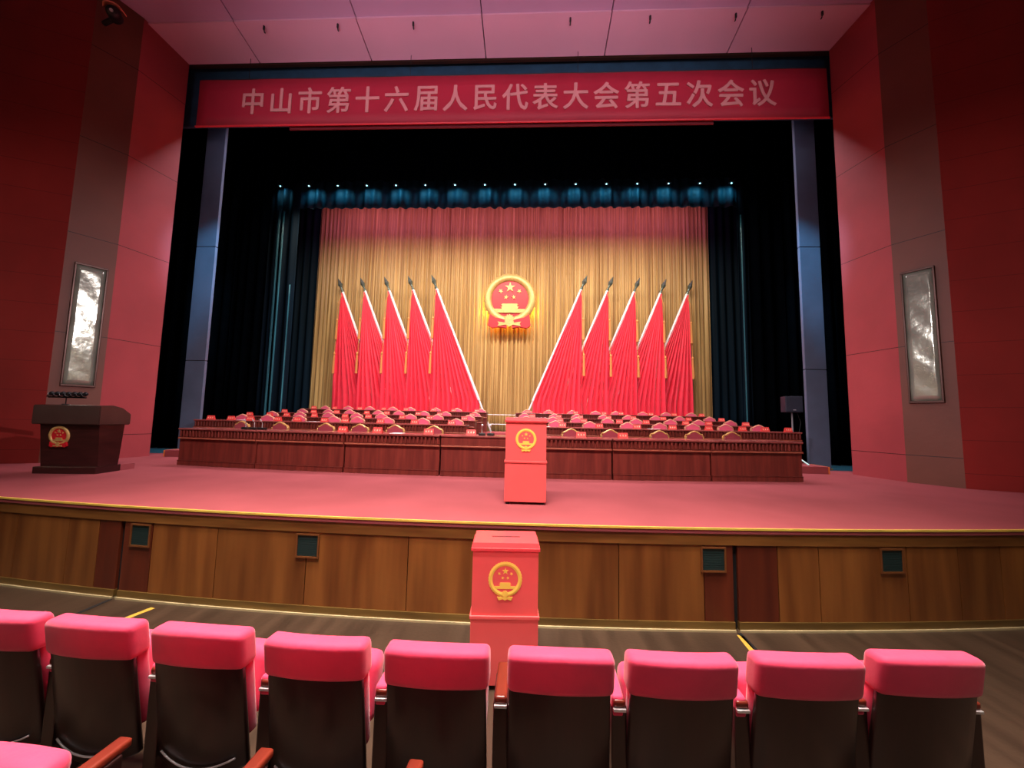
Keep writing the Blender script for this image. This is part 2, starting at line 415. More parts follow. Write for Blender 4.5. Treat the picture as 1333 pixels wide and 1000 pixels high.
# ------------------------------------------------------------------ stage house: header, pillars, drapes
def drape(name, x0, x1, y, z0, z1, m, wl, amp, seed, label=None, cat='curtain', group=None, parent=None, axis='x', zn=8, per=7):
    rnd = random.Random(seed); n = int((x1 - x0) / wl * per) + 2
    ph, fr_, am = 0, [], []
    rows = []
    prof = []
    cur = 0; tgt = wl; a = amp; p = 0
    for i in range(n + 1):
        prof.append((p, a)); p += 2 * pi / per * (1 + rnd.uniform(-.45, .45)) * 1.0
        if i % per == 0: a = amp * rnd.uniform(.45, 1.15)
    ph2 = [rnd.uniform(0, 6) for _ in range(4)]
    for j in range(zn + 1):
        f = j / zn; z = z0 + (z1 - z0) * f
        row = []
        for i in range(n + 1):
            x = x0 + (x1 - x0) * i / n; p, a = prof[i]
            w = .6 * sin(f * 2.5 + ph2[0] + i * .05) + .35 * sin(f * 5 + ph2[1] + i * .023)
            o = a * (1 - .25 * f) * sin(p + .35 * w)
            row.append((x, y + o, z) if axis == 'x' else (y + o, x, z))
        rows.append(row)
    ob = MB().grid(rows).build(name, m, parent, smooth=True, fix=False)
    solid(ob, .006, 0)
    if label: tag(ob, label, cat, group)
    return ob
# header above the banner, black wings
hd = MB()
hd.box(-10.5, 8.6, PY + .25, PY + .32, 9.2, 13.5)
tag(hd.build('valance', 'header_lit'), 'dark cloth strip, faint blue light in its colour, along the stage opening above the banner', 'curtain')
for x0, x1, nm, sd in ((-11.2, -8.62, 'left', 1), (6.85, 9.4, 'right', 2)):
    drape('wing_curtain', x0, x1, 10.7, S, 12, 'velvet_black', .3, .07, sd, 'black wing curtain between the %s red wall and the grey pillar' % nm, group='black wing curtains')
def pillar(x0, x1, label):
    t = thing('stage_pillar', label, 'pillar', (0, 0, 0), group='grey pillars inside the stage opening')
    MB().box(x0, x1, 9.55, 9.63, S - .0, 3.28, .01).build('lower_panel', 'pillar_grey', t)
    MB().box(x0, x1, 9.55, 9.63, 3.295, 6.3, .01).build('middle_panel', 'pillar_grey', t)
    MB().box(x0, x1, 9.55, 9.63, 6.315, 12, .01).build('upper_panel', 'pillar_grey', t)
    MB().box(x0 + .02, x1 - .02, 9.56, 9.62, 3.2, 6.4).build('core', 'black_gap', t)
pillar(-8.82, -8.30, 'tall blue-grey pillar left of the stage between black curtains')
pillar(6.53, 7.02, 'tall blue-grey pillar right of the stage behind the loudspeaker')
# black legs, teal legs
LG = 'dark leg curtains beside the golden backdrop'
drape('leg_curtain', -10.4, -8.36, 11.6, S, 12, 'velvet_black', .32, .09, 11, 'black leg curtain just right of the left grey pillar', group=LG)
drape('leg_curtain', -10.6, -8.42, 13.14, S, 12, 'velvet_teal', .3, .10, 13, 'teal leg curtain with bright streaks left of the golden backdrop', group=LG)
drape('leg_curtain', -11.0, -9.0, 15.6, S, 11.5, 'velvet_teal', .3, .09, 14, 'dark teal curtain touching the left edge of the golden backdrop', group=LG)
drape('leg_curtain', 6.45, 8.5, 11.6, S, 12, 'velvet_black', .32, .09, 12, 'black leg curtain left of the right grey pillar behind the loudspeaker', group=LG)
drape('leg_curtain', 6.95, 8.9, 13.14, S, 12, 'velvet_teal', .3, .10, 15, 'dark teal leg curtain with thin streaks right of the golden backdrop', group=LG)
drape('leg_curtain', 7.1, 9.2, 15.6, S, 11.5, 'velvet_teal', .3, .09, 16, 'dark teal curtain touching the right edge of the golden backdrop', group=LG)
drape('border_curtain', -11, 9.2, 12.5, 9.98, 13.5, 'velvet_black', .4, .06, 17, 'black upper border curtain above the row of stage lamps', zn=3)
drape('border_curtain', -11, 9.2, 13.3, 9.46, 13.5, 'border_teal', .36, .07, 18, 'teal border curtain lit by the row of small stage lamps', zn=5)
def streak_strip(parent, x0, x1, y, z1, seed):  # added pale strips that stand for light caught on the curtain folds
    o = drape('trim_or_streak', x0, x1, y, S, z1, 'teal_streak', .05, .022, seed, parent=parent, zn=14, per=6); return o
LC = [o for o in COL.objects if o.name.startswith('leg_curtain')]
streak_strip(LC[1], -9.06, -8.97, 12.99, 9.4, 31); streak_strip(LC[1], -8.90, -8.84, 12.99, 9.2, 32); streak_strip(LC[1], -8.50, -8.45, 13.0, 6.5, 33)
streak_strip(LC[4], 6.98, 7.03, 12.99, 9.0, 34)
# gold backdrop
drape('backdrop_curtain', -9.35, 7.45, 16.1, S, 12, 'gold_satin', .17, .075, 21, 'large golden pleated backdrop curtain behind the flags', zn=10, per=6)
struct(MB().box(-13, 11, PY + .12, 17.5, 13.5, 13.6).build('ceiling', 'velvet_black'), 'dark roof over the stage')
struct(MB().box(-13, 11, 17.4, 17.5, S, 13.5).build('wall_back', 'velvet_black'), 'dark rear stage wall')
# lamps along the batten
pipe = MB().tube([(-9.4, 12.85, 10.42), (7.2, 12.85, 10.42)], .03, 8)
for x in (-9, -5, -1, 3, 7): pipe.tube([(x, 12.85, 10.42), (x, 12.85, 13.5)], .006, 6)
pipe = pipe.build('lighting_batten', 'lamp_body')
tag(pipe, 'dark pipe carrying the row of small stage lamps', 'pipe')
lamp0 = None
xs_l = [-9.0 + k * 1.045 for k in range(16)]
for k, x in enumerate(xs_l):
    lab = '%s stage lamp from the left on the pipe above the backdrop' % ORD[k]
    if lamp0 is None:
        lamp0 = thing('stage_lamp', lab, 'lamp', (x, 12.85, 10.42), group='stage lamps above the golden backdrop')
        MB().tube([(0, 0, -.06), (0, .02, -.36)], [.07, .09], 12).build('body', 'lamp_body', lamp0)
        MB().tube([(0, .02, -.36), (0, .0215, -.375)], .022, 12).build('lens', 'lens', lamp0)
        MB().tube([(-.1, 0, -.2), (-.1, 0, -.02), (.1, 0, -.02), (.1, 0, -.2)], .01, 6).build('yoke', 'lamp_body', lamp0)
    else: dup(lamp0, lab, (x, 12.85, 10.42))
    spot('stage_lamp_light', (x, 12.88, 10.03), (x, 13.26, 9.85), 20, (.25, .85, 1.0), 110, .8, .03)
# cool side light on the legs and pillars
spot('side_light', (-2.5, 10.9, 9.6), (-8.6, 13.1, 4.5), 900, (.2, .75, 1.0), 36, .9)
spot('side_light', (0.8, 10.9, 9.6), (7.2, 12.95, 4.0), 130, (.25, .7, 1.0), 42, .9)
spot('pillar_light', (-5.0, 7.6, 9.2), (-8.55, 9.55, 5.6), 2300, (.25, .62, .92), 27, .9)
spot('pillar_light', (3.4, 7.6, 9.2), (6.78, 9.55, 5.6), 2300, (.25, .62, .92), 27, .9)

# ------------------------------------------------------------------ banner
BX0, BX1, BZ0, BZ1, BY = -8.20, 6.62, 8.86, 10.07, 8.55
bn = thing('banner', 'long red banner with pale Chinese lettering across the stage opening', 'banner', (0, 0, 0))
rows = []
for j in range(5):
    z = BZ0 + (BZ1 - BZ0) * j / 4
    rows.append([(BX0 + (BX1 - BX0) * i / 60, BY + .006 * sin(i * .9 + j), z) for i in range(61)])
solid(MB().grid(rows).build('cloth', 'banner_red', bn, smooth=True), .02, 0)
MB().tube([(BX0, BY - .02, BZ0), (BX1, BY - .02, BZ0)], .022, 8).build('hem_rod', 'banner_hem', bn)
MB().box(-5.9, 4.1, BY + .05, BY + .08, BZ0 - .06, BZ0 + .05).build('lower_strip', 'banner_dark', bn)
MB().tube([(BX0, BY + .03, BZ1 + .02), (BX1, BY + .03, BZ1 + .02)], .03, 8).build('top_rod', 'lamp_body', bn)
hw = MB()
for x in (-7, -3, 1, 5): hw.tube([(x, BY + .03, BZ1 + .02), (x, BY + .03, 10.66)], .006, 6)
hw.build('suspension_wire', 'lamp_body', bn)
TEXT = '中山市第十六届人民代表大会第五次会议'
def lettering():
    mb = MB(); x0, x1 = -7.16, 5.53; n = len(TEXT); pitch = (x1 - x0) / n
    for k, ch in enumerate(TEXT):
        cu = bpy.data.curves.new('tmp_text', 'FONT'); cu.body = ch; cu.size = .66; cu.extrude = .008; cu.offset = 0
        cu.resolution_u = 3; cu.align_x = 'CENTER'
        ob = bpy.data.objects.new('tmp_text', cu); COL.objects.link(ob)
        dg = bpy.context.evaluated_depsgraph_get(); dg.update()
        me = bpy.data.meshes.new_from_object(ob.evaluated_get(dg))
        t = bmesh.new(); t.from_mesh(me); bpy.data.meshes.remove(me)
        bpy.data.objects.remove(ob); bpy.data.curves.remove(cu)
        zs = [v.co.y for v in t.verts]; xs = [v.co.x for v in t.verts]
        cx_ = (max(xs) + min(xs)) / 2; cz_ = (max(zs) + min(zs)) / 2
        m = Matrix.Translation((x0 + pitch * (k + .5), BY - .022, (BZ0 + BZ1) / 2 + .02)) @ Matrix.Rotation(pi / 2, 4, 'X') @ Matrix.Diagonal((.93, 1.06, 1, 1)) @ Matrix.Translation((-cx_, -cz_ if ch not in '一' else 0, 0))
        me = bpy.data.meshes.new('tmp'); t.to_mesh(me); t.free()
        for q, (ox, oz) in enumerate(((0, 0), (.013, 0), (-.013, 0), (0, .010), (0, -.010), (.009, .007), (-.009, .007), (.009, -.007), (-.009, -.007))):
            t = bmesh.new(); t.from_mesh(me); mb.add(t, Matrix.Translation((ox, -.0002 * q, oz)) @ m)
        bpy.data.meshes.remove(me)
    return mb.build('lettering', 'letter', bn, fix=False)
lettering()

# ------------------------------------------------------------------ national emblem
def star(cx_, cz_, r, rot=0):
    return [(cx_ + (r if k % 2 == 0 else r * .382) * sin(rot + pi * k / 5), cz_ + (r if k % 2 == 0 else r * .382) * cos(rot + pi * k / 5)) for k in range(10)]
def circle(r, n=48, cx_=0, cz_=0): return [(cx_ + r * sin(2 * pi * k / n), cz_ + r * cos(2 * pi * k / n)) for k in range(n)]
def ring_mesh(r0, r1, y0, y1, n=72, lump=0, a0=0, a1=2 * pi):
    mb = MB(); rows = []
    for k in range(n + 1):
        a = a0 + (a1 - a0) * k / n; l = 1 + lump * (1 if k % 2 else -1)
        rows.append([(r * sin(a), y, r * cos(a)) for r, y in ((r0, y1), (r0, y0 + (y1 - y0) * .4), ((r0 + r1) / 2, y0), (r1 * l, y0 + (y1 - y0) * .4), (r1 * l, y1))])
    mb.grid(rows); return mb
GATE = [(-.52, -.55), (-.52, -.40), (-.26, -.40), (-.26, -.35), (-.30, -.32), (-.24, -.30), (-.24, -.26), (-.28, -.23), (-.23, -.19), (.23, -.19), (.28, -.23), (.24, -.26), (.24, -.30), (.30, -.32), (.26, -.35), (.26, -.40), (.52, -.40), (.52, -.55)]
def emblem_parts(par, R, th, gold, red, lump=.02, flat=False, disc=True):
    k = lambda poly: [(x * R, z * R) for x, z in poly]
    if disc: MB().prism(circle(.78 * R), -th * .35, 0).build('disc', red, par)
    rg = ring_mesh((.76 if flat else .72) * R, R, -th, 0, lump=lump)
    rg.build('wreath', gold, par, smooth=not flat)
    MB().prism(k(star(0, .46, .21)), -th * .6, -th * .3).build('star', gold, par)
    for x, z, r in ((-.36, .31, .6), (.36, .31, -.6), (-.15, .07, .2), (.15, .07, -.2)):
        MB().prism(k(star(x, z, .10, r)), -th * .6, -th * .3).build('star', gold, par)
    MB().prism(k([(x * 1.2, z) for x, z in GATE]), -th * .7, -th * .3).build('gate_tower', gold, par)
    gear = [((.20 if i % 4 < 2 else .165) * sin(2 * pi * i / 48), -.82 + (.20 if i % 4 < 2 else .165) * cos(2 * pi * i / 48)) for i in range(48)]
    MB().prism(k(gear), -th * 1.15, -th * .9).build('gear', gold, par)
    if not flat:
        for s in (-1, 1):
            MB().prism(k([(s * .10, -.88), (s * .30, -.80), (s * .55, -.76), (s * .76, -.62), (s * .80, -.86), (s * .82, -1.06), (s * .66, -1.16), (s * .40, -1.12), (s * .10, -1.16)]), -th * 1.1, 0).build('ribbon', red, par)
        MB().prism(k([(-.45, -.92), (-.20, -.96), (0, -.88), (.20, -.96), (.45, -.92), (.40, -1.0), (.45, -1.10), (.14, -1.04), (0, -1.12), (-.14, -1.04), (-.45, -1.10), (-.40, -1.0)]), -th * 1.3, -th * .9).build('tassel', gold, par)
    else:
        MB().prism(k([(-.46, -1.0), (-.18, -1.02), (0, -.95), (.18, -1.02), (.46, -1.0), (.36, -1.2), (.14, -1.12), (0, -1.2), (-.14, -1.12), (-.36, -1.2)]), -th * 1.0, 0).build('tassel', gold, par)
em = thing('emblem', 'large round red and gold emblem hung on the golden backdrop', 'emblem', (AX + .04, 15.78, 6.89))
emblem_parts(em, 1.06, .14, 'emblem_gold', 'emblem_red')
for gx, gz, gp in ((-.92, 6.45, 16), (.92, 6.45, 16), (-.6, 5.98, 9), (.6, 5.98, 9), (0, 5.86, 6), (-.98, 7.0, 5), (.98, 7.0, 5)):
    gl = bpy.data.lights.new('emblem_backlight', 'POINT'); gl.energy = gp; gl.color = (1, .62, .08); gl.shadow_soft_size = .03
    go = bpy.data.objects.new('emblem_backlight', gl); COL.objects.link(go); go.location = (AX + .04 + gx, 15.84, gz)
MB().tube([(0, .0, .6), (0, .28, .6)], .03, 8).build('hanger', 'lamp_body', em)

# ------------------------------------------------------------------ flags
def flag(i, side):
    """i = 0 outermost .. 4 innermost; side -1 left of the emblem, +1 right"""
    tops = [-7.93, -6.92, -5.86, -4.83, -3.83] if side < 0 else [6.26, 5.17, 4.09, 3.01, 1.96]
    xt = tops[i]; zt = 7.15; sl = .4126 * (-side)             # pole x per metre downward
    y = 15.72 - i * .12
    pos = 'from the left' if side < 0 else 'from the right'
    t = thing('flag', 'red draped flag on slanted pole, %s %s end of the %s group' % (('outermost, at the far', 'second', 'third', 'fourth', 'innermost, away')[i], pos if i in (1, 2, 3) else 'from' if i == 4 else 'left' if side < 0 else 'right', 'left' if side < 0 else 'right') if 0 else
              '%s of the five red flags %s of the emblem' % (('outermost slanted', 'second from the outside', 'middle', 'fourth from the outside', 'innermost slanted')[i], 'left' if side < 0 else 'right'),
              'flag', (0, 0, 0), group='red flags on slanted poles before the backdrop')
    def pole(z): return xt + sl * (zt - z)
    MB().tube([(pole(S + .02), y, S + .02), (pole(7.18), y, 7.18)], .035, 8).build('pole', 'pole_white', t)
    # spear finial
    d = Vector((pole(6.0) - pole(7.0), 0, -1)).normalized() * -1
    p0 = Vector((pole(7.15), y, 7.15))
    MB().tube([p0, p0 + d * .06, p0 + d * .10, p0 + d * .2, p0 + d * .32, p0 + d * .62], [.05, .06, .03, .05, .10, .006], 8).build('finial', 'finial_metal', t)
    # base block on the floor
    MB().box(pole(S) - .2, pole(S) + .2, y - .05, y + .05, S - .01, S + .12, .02).build('base', 'lamp_body', t)
    # cloth: fan of folds from the top corner
    rnd = random.Random(100 + i * 2 + side); rows = []; ns = 66; nz = 26; zb = 1.75
    ph = [rnd.uniform(0, 6) for _ in range(6)]
    xl0 = xt + side * 0.02; lean = (.14 if i == 0 else .05) * side
    nf = 10
    for j in range(nz + 1):
        f = j / nz; z = 7.08 + (zb - 7.08) * f; row = []
        xe = pole(max(z, 2.65)); xl = xl0 + lean * f
        if z < 2.65: xe = pole(2.65) + (-.05 * side) * (2.65 - z)
        for k in range(ns + 1):
            s = k / ns
            w = s ** .92
            x = xl + (xe - xl) * w
            amp = .014 + .125 * min(1, f * 1.5) * (1 - .45 * s)
            o = amp * sin(2 * pi * nf * s + ph[0] + .8 * sin(3 * f + ph[1]) + .5 * sin(9 * s + ph[2]))
            o += .5 * amp * sin(2 * pi * nf * 2.3 * s + ph[3] + 2 * f)
            # swags sweeping from the pole to the floor near the foot of the pole
            if f > .55 and s > .45: o += .05 * (f - .55) * 2 * (s - .45) * 1.6 * sin(2 * pi * 5 * (s * .9 - f * 1.3) + ph[4])
            row.append((x, y - .03 - .05 * (1 - s) + o, z))
        rows.append(row)
    ob = MB().grid(rows).build('cloth', 'flag_red', t, smooth=True, fix=False); solid(ob, .005)
    # white sleeve along the pole
    MB().tube([(pole(7.12), y - .01, 7.12), (pole(2.68), y - .01, 2.68)], .052, 8).build('sleeve', 'pole_white', t)
    # cord with two tassels
    xc = xl0 + side * .03; yc = y - .22
    cord = MB().tube([(pole(7.1), y - .03, 7.1), (xc, yc, 6.6), (xc + lean * .3, yc, 4.1)], .012, 6).build('cord', 'tassel', t)
    for zt_, dx in ((5.95, 0), (4.55, .035 * side)):
        MB().tube([(xc + dx, yc - .01, zt_), (xc + dx, yc - .01, zt_ - .08), (xc + dx, yc - .01, zt_ - .12), (xc + dx + lean * .1, yc - .01, zt_ - .88)], [.02, .05, .036, .052], 8).build('tassel', 'tassel', t)
for side in (-1, 1):
    for i in range(5): flag(i, side)

# ------------------------------------------------------------------ dais platforms
risers = [(8.65, 10.5, 1.10), (10.5, 12.0, 1.21), (12.0, 13.5, 1.33), (13.5, 15.0, 1.49)]
for k, (y0, y1, z) in enumerate(risers):
    x0, x1 = (-8.24, 6.24) if k else (-8.3, 6.32)
    rb = thing('riser', '%s carpeted platform step of the dais, counted from the front' % ORD[k], 'platform', (0, 0, 0), group='carpeted dais platforms')
    MB().box(x0 + .03, x1 - .03, y0, y1, S - .01, z).build('deck', 'carpet', rb)
    e = MB(); e.box(x1 - .03, x1, y0, y1, S - .01, z); e.box(x0, x0 + .03, y0, y1, S - .01, z)
    e.build('edge_board', 'orange_edge', rb)

# ------------------------------------------------------------------ dais desks
def make_desk(w, h, name, label, group, full, flutes=True):
    t = thing(name, label, 'table', group=group)
    MB().box(-w / 2, w / 2, -.05, .55, h - .028, h, .006).build('table_top', 'desk_top', t)
    fz = MB().box(-w / 2 + .004, w / 2 - .004, .0, .03, h - .18, h - .028)
    fz.box(-w / 2 + .004, w / 2 - .004, -.035, .001, h - .18, h - .168); fz.box(-w / 2 + .004, w / 2 - .004, -.035, .001, h - .042, h - .028)
    if not flutes: fz.box(-w / 2 + .004, w / 2 - .004, -.03, .001, h - .168, h - .042)
    if flutes:
        n = int(w / .07)
        for k in range(n):
            x = -w / 2 + (k + .5) * w / n
            fz.box(x - .019, x + .019, -.035, .001, h - .165, h - .045, .007, 1)
    fz.build('frieze', 'desk_wood', t)
    m = MB(); m.box(-w / 2, w / 2, -.045, .02, h - .205, h - .18, .008)
    m.build('molding', 'desk_molding', t)
    p = MB().box(-w / 2 + .004, w / 2 - .004, 0, .03, .09, h - .205)
    p.build('front_panel', 'desk_wood', t)
    b = MB().box(-w / 2 + .004, w / 2 - .004, -.022, .03, 0, .09, .004); b.box(-w / 2 + .004, w / 2 - .004, -.03, .01, .088, .098)
    b.build('plinth', 'desk_wood', t)
    for s in (-1, 1):
        MB().box(s * (w / 2 - .03) - .014, s * (w / 2 - .03) + .014, .03, .5, 0, h - .028).build('side_panel', 'desk_wood', t)
    return t
FG = 'front row tables on the stage'
RC, RR = 42.0, 35.10
def arc_pos(s, r=RR, dy=0):
    th = s / RR; return (AX + (r) * sin(th), RC - (r) * cos(th)), th
wu = 1.752; wc = 1.25; Hf = .71
labels_f = ['front table unit at the left end of the front row', 'second front table unit from the left end', 'front table unit just left of the plain middle unit',
            'plain middle front table unit without fluted frieze', 'front table unit partly behind the red ballot box', 'second front table unit from the right end', 'front table unit at the right end of the front row']
pd = None
ss = [-wc / 2 - wu * 2.5, -wc / 2 - wu * 1.5, -wc / 2 - wu * .5, 0, wc / 2 + wu * .5, wc / 2 + wu * 1.5, wc / 2 + wu * 2.5]
for k, s in enumerate(ss):
    (x, y), th = arc_pos(s)
    lab = 'red-brown wooden ' + labels_f[k]
    if k == 3: d = make_desk(wc - .022, Hf, 'conference_table', lab, FG, True, False)
    elif pd is None: d = pd = make_desk(wu - .022, Hf, 'conference_table', lab, FG, True)
    else: d = dup(pd, lab)
    d.location = (x, y, S); d.rotation_euler = (0, 0, th)
DG = 'desks on the raised dais rows'
rowy = [9.3, 10.8, 12.3, 13.8]; rowz = [r[2] for r in risers]
dk = None; wd = 1.675; rowname = ['second', 'third', 'fourth', 'rearmost']
for r in range(4):
    for blk, x0 in (('left', -8.2), ('right', -.5)):
        for k in range(4):
            j = k if blk == 'left' else 3 - k
            lab = 'wooden desk in the %s table row, %s from the %s end' % (rowname[r], ORD[j], blk)
            if dk is None: d = dk = make_desk(wd - .006, .70, 'desk', lab, DG, False)
            else: d = dup(dk, lab)
            d.location = (x0 + wd * (k + .5), rowy[r], rowz[r]); d.rotation_euler = (0, 0, 0)

# ------------------------------------------------------------------ dais chairs (face the audience)
def make_dais_chair(name, label, frame, cloth, group):
    t = thing(name, label, 'chair', group=group)
    out = [(x * .86, z) for x, z in [(-.18, .42), (-.22, .60), (-.23, .735), (-.20, .78), (-.15, .79), (-.07, .832), (0, .85), (.07, .832), (.15, .79), (.20, .78), (.23, .735), (.22, .60), (.18, .42)]]
    inn = [(x * .84, .44 + (z - .42) * .90) for x, z in out]
    f = MB(); f.prism(out, .02, .05); 
    # raised rim
    rim = [Vector((x * .93, .012, .43 + (z - .42) * .955)) for x, z in out]
    f.tube(rim, .018, 6); f.build('back_frame', frame, t)
    b = MB(); tb = bmesh.new()
    b.prism(inn, -.012, .022); b.build('backrest', cloth, t)
    MB().box(-.23, .23, -.46, .02, .40, .48, .03, 3).build('seat', cloth, t)
    MB().box(-.225, .225, -.45, .02, .35, .40, .008).build('seat_frame', frame, t)
    for x, y in ((-.2, -.42), (.2, -.42), (-.2, 0), (.2, 0)):
        MB().tube([(x, y, .36), (x * 1.04, y * 1.04, 0)], [.022, .016], 6).build('leg', frame, t)
    return t
c0 = None
front_px = [-6.44, -5.45, -4.35, -3.57, -2.79, -1.96, .89, 1.70, 2.73, 3.48, 4.31]
CG = 'gold-framed chairs behind the front tables'
for k, x in enumerate(front_px):
    th = (x - AX) / RR; r = RR - .98
    left = k < 6; n = k if left else 10 - k
    lab = 'gold-framed burgundy chair behind the front tables, %s from the %s end' % (ORD[n], 'left' if left else 'right')
    if c0 is None: c = c0 = make_dais_chair('armless_chair', lab, 'chair_gold', 'chair_burgundy', CG)
    else: c = dup(c0, lab)
    c.location = (AX + r * sin(th), RC - r * cos(th), S); c.rotation_euler = (0, 0, th)
c1 = None; CG2 = 'pink chairs of the raised dais rows'
p0 = None; PG = 'red name cards on the dais tables'
def make_card(label):
    t = thing('name_card', label, 'name card', group=PG)
    mb = MB(); vs = [mb.bm.verts.new(p) for p in ((-.09, -.035, 0), (.09, -.035, 0), (.09, .035, 0), (-.09, .035, 0), (-.086, 0, .10), (.086, 0, .10))]
    for f in ((0, 1, 5, 4), (2, 3, 4, 5), (0, 4, 3), (1, 2, 5), (3, 2, 1, 0)): mb.bm.faces.new([vs[i] for i in f])
    mb.build('card', 'card_red', t)
    m = MB(); pl = [(-.056, -.019), (-.056, -.0172)]
    for q in range(3):
        x = -.05 + q * .05
        pl += [(x + a, b) for a, b in ((-.004, -.0172), (-.004, -.004), (-.013, -.004), (-.013, .004), (-.004, .004), (-.004, .018), (.004, .018), (.004, .004), (.013, .004), (.013, -.004), (.004, -.004), (.004, -.0172))]
    pl += [(.056, -.0172), (.056, -.019)]
    m.prism(pl, -.0012, 0, Matrix.Translation((0, -.0195, .05)) @ Matrix.Rotation(-.337, 4, 'X'))
    m.build('lettering', 'card_ink', t); return t
def card(x, y, z, lab, rz=0):
    global p0
    if p0 is None: p0 = c = make_card(lab)
    else: c = dup(p0, lab)
    c.location = (x, y, z); c.rotation_euler = (0, 0, rz)
CH = {0: ([-7.78, -7.08, -6.2, -5.25, -4.6, -3.79, -2.83, -1.93], [-0.12, 0.68, 1.57, 2.54, 3.36, 4.19, 5.02, 5.85]), 1: ([-7.97, -7.09, -6.19, -5.3, -4.53, -3.63, -2.8, -1.84], [-0.1, 0.7, 1.41, 2.32, 3.16, 4.16, 4.98, 5.89]), 2: ([-7.91, -6.98, -6.22, -5.22, -4.5, -3.62, -2.87, -1.87], [-0.17, 0.84, 1.59, 2.49, 3.3, 4.21, 4.99, 5.97]), 3: ([-7.9, -6.99, -6.15, -5.25, -4.56, -3.58, -2.76, -1.85], [-0.1, 0.71, 1.6, 2.46, 3.22, 4.21, 5.06, 5.98])}
CD = {0: ([-7.88, -7.36, -6.87, -6.17, -5.68, -5.0, -4.48, -3.61, -2.77, -1.87], [0.78, 1.65, 2.53, 3.35, 4.18, 4.95, 5.46, 5.98]), 1: ([-8.0, -7.41, -6.91, -6.1, -5.21, -4.54, -3.57, -2.79, -1.81], [0.16, 0.84, 1.49, 2.46, 3.18, 4.24, 4.85, 5.83]), 2: ([-7.94, -6.97, -6.21, -5.22, -4.57, -3.55, -2.85, -1.81], [0.09, 0.91, 1.58, 2.46, 3.22, 4.14, 4.91, 5.91]), 3: ([-7.82, -7.04, -6.12, -5.24, -4.43, -3.42, -2.7, -1.87], [-0.07, 0.72, 1.61, 2.6, 3.19, 4.22, 5.02, 5.95])}
rnd = random.Random(5)
for r in range(4):
    for bi, blk in enumerate(('left', 'right')):
        for k, x in enumerate(CH[r][bi]):
            j = k if blk == 'left' else len(CH[r][bi]) - 1 - k
            lab = 'pink chair in the %s dais row, %s from the %s end' % (rowname[r], ORD[j], blk)
            if c1 is None: c = c1 = make_dais_chair('dais_chair', lab, 'chair_pale', 'chair_pink', CG2)
            else: c = dup(c1, lab)
            c.location = (x, rowy[r] + 1.02, rowz[r]); c.rotation_euler = (0, 0, rnd.uniform(-.06, .06))
        for k, x in enumerate(CD[r][bi]):
            j = k if blk == 'left' else len(CD[r][bi]) - 1 - k
            card(x, rowy[r] + .10, rowz[r] + .70, 'red name card on the %s table row, %s from the %s end' % (rowname[r], ORD[j], blk), rnd.uniform(-.1, .1))
for k, (x, lab) in enumerate(((-3.48, 'red name card on the front table left of the fourth gold-framed chair'), (-2.80, 'red name card on the front table left of the fifth gold-framed chair'), (-1.83, 'red name card before the innermost left gold-framed chair'),
                              (-1.05, 'red name card on the plain middle front table'), (.94, 'red name card on the front table right of the first chair past the ballot box'), (1.70, 'red name card on the front table right of the second chair past the ballot box'))):
    th = (x - AX) / RR; r = RR - .2
    card(AX + r * sin(th), RC - r * cos(th), S + Hf, lab, th)
# papers
def sheet(x, y, z, rz, lab):
    tag(MB().box(-.105, .105, -.15, .15, 0, .004).build('paper_sheets', 'paper'), lab, 'paper', 'papers on the dais tables')
    o = COL.objects[-1]; o.location = (x, y, z); o.rotation_euler = (0, 0, rz); return o
sheet(-7.12, 9.52, rowz[0] + .70, .2, 'white papers on the second table row near its left end')
sheet(-5.34, 9.52, rowz[0] + .70, -.1, 'white papers on the second table row right of the third pink chair')
sheet(2.95, 9.52, rowz[0] + .70, .1, 'white papers on the second table row right of its middle')
sheet(.38, 9.52, rowz[0] + .70, .1, 'white papers on the second table row just right of the ballot box')
sheet(-2.42, 7.16, S + Hf, .05, 'white papers on the front table left of the innermost left chair')
# conference microphones
mic0 = None; MG = 'small conference microphones on the front tables'
def cmic(x, dyaw, lab):
    global mic0
    th = (x - AX) / RR; r = RR - .16
    if mic0 is None:
        mic0 = c = thing('conference_microphone', lab, 'microphone', group=MG)
        MB().box(-.06, .06, -.05, .07, 0, .045, .015).build('base', 'black_plastic', c)
        MB().tube([(0, 0, .04), (0, .0, .13), (0, -.03, .17)], .006, 6).build('gooseneck', 'chrome', c)
        MB().tube([(0, -.03, .165), (0, -.05, .19)], .016, 8).build('head', 'chrome', c)
    else: c = dup(mic0, lab)
    c.location = (AX + r * sin(th), RC - r * cos(th), S + Hf); c.rotation_euler = (0, 0, th + dyaw)
cmic(-5.49, .1, 'small black microphone between the two leftmost gold-framed chairs, left of its trio')
cmic(-5.30, 0, 'small black microphone between the two leftmost gold-framed chairs, middle of its trio')
cmic(-5.13, -.1, 'small black microphone between the two leftmost gold-framed chairs, right of its trio')
cmic(-.85, .2, 'black microphone on the plain middle table beside its name card')
cmic(-.69, -.1, 'black microphone on the plain middle table nearest the ballot box')
# rail in the aisle behind the rows
t = thing('handrail', 'thin pale two-bar rail across the aisle before the golden backdrop', 'rail', (0, 0, 0))
for z in (2.12, 1.76): MB().tube([(-1.62, 14.9, z), (-.38, 14.9, z)], .014, 6).build('bar', 'pole_white', t)
for x in (-1.6, -.4): MB().tube([(x, 14.9, 1.49), (x, 14.9, 2.13)], .016, 6).build('post', 'pole_white', t)

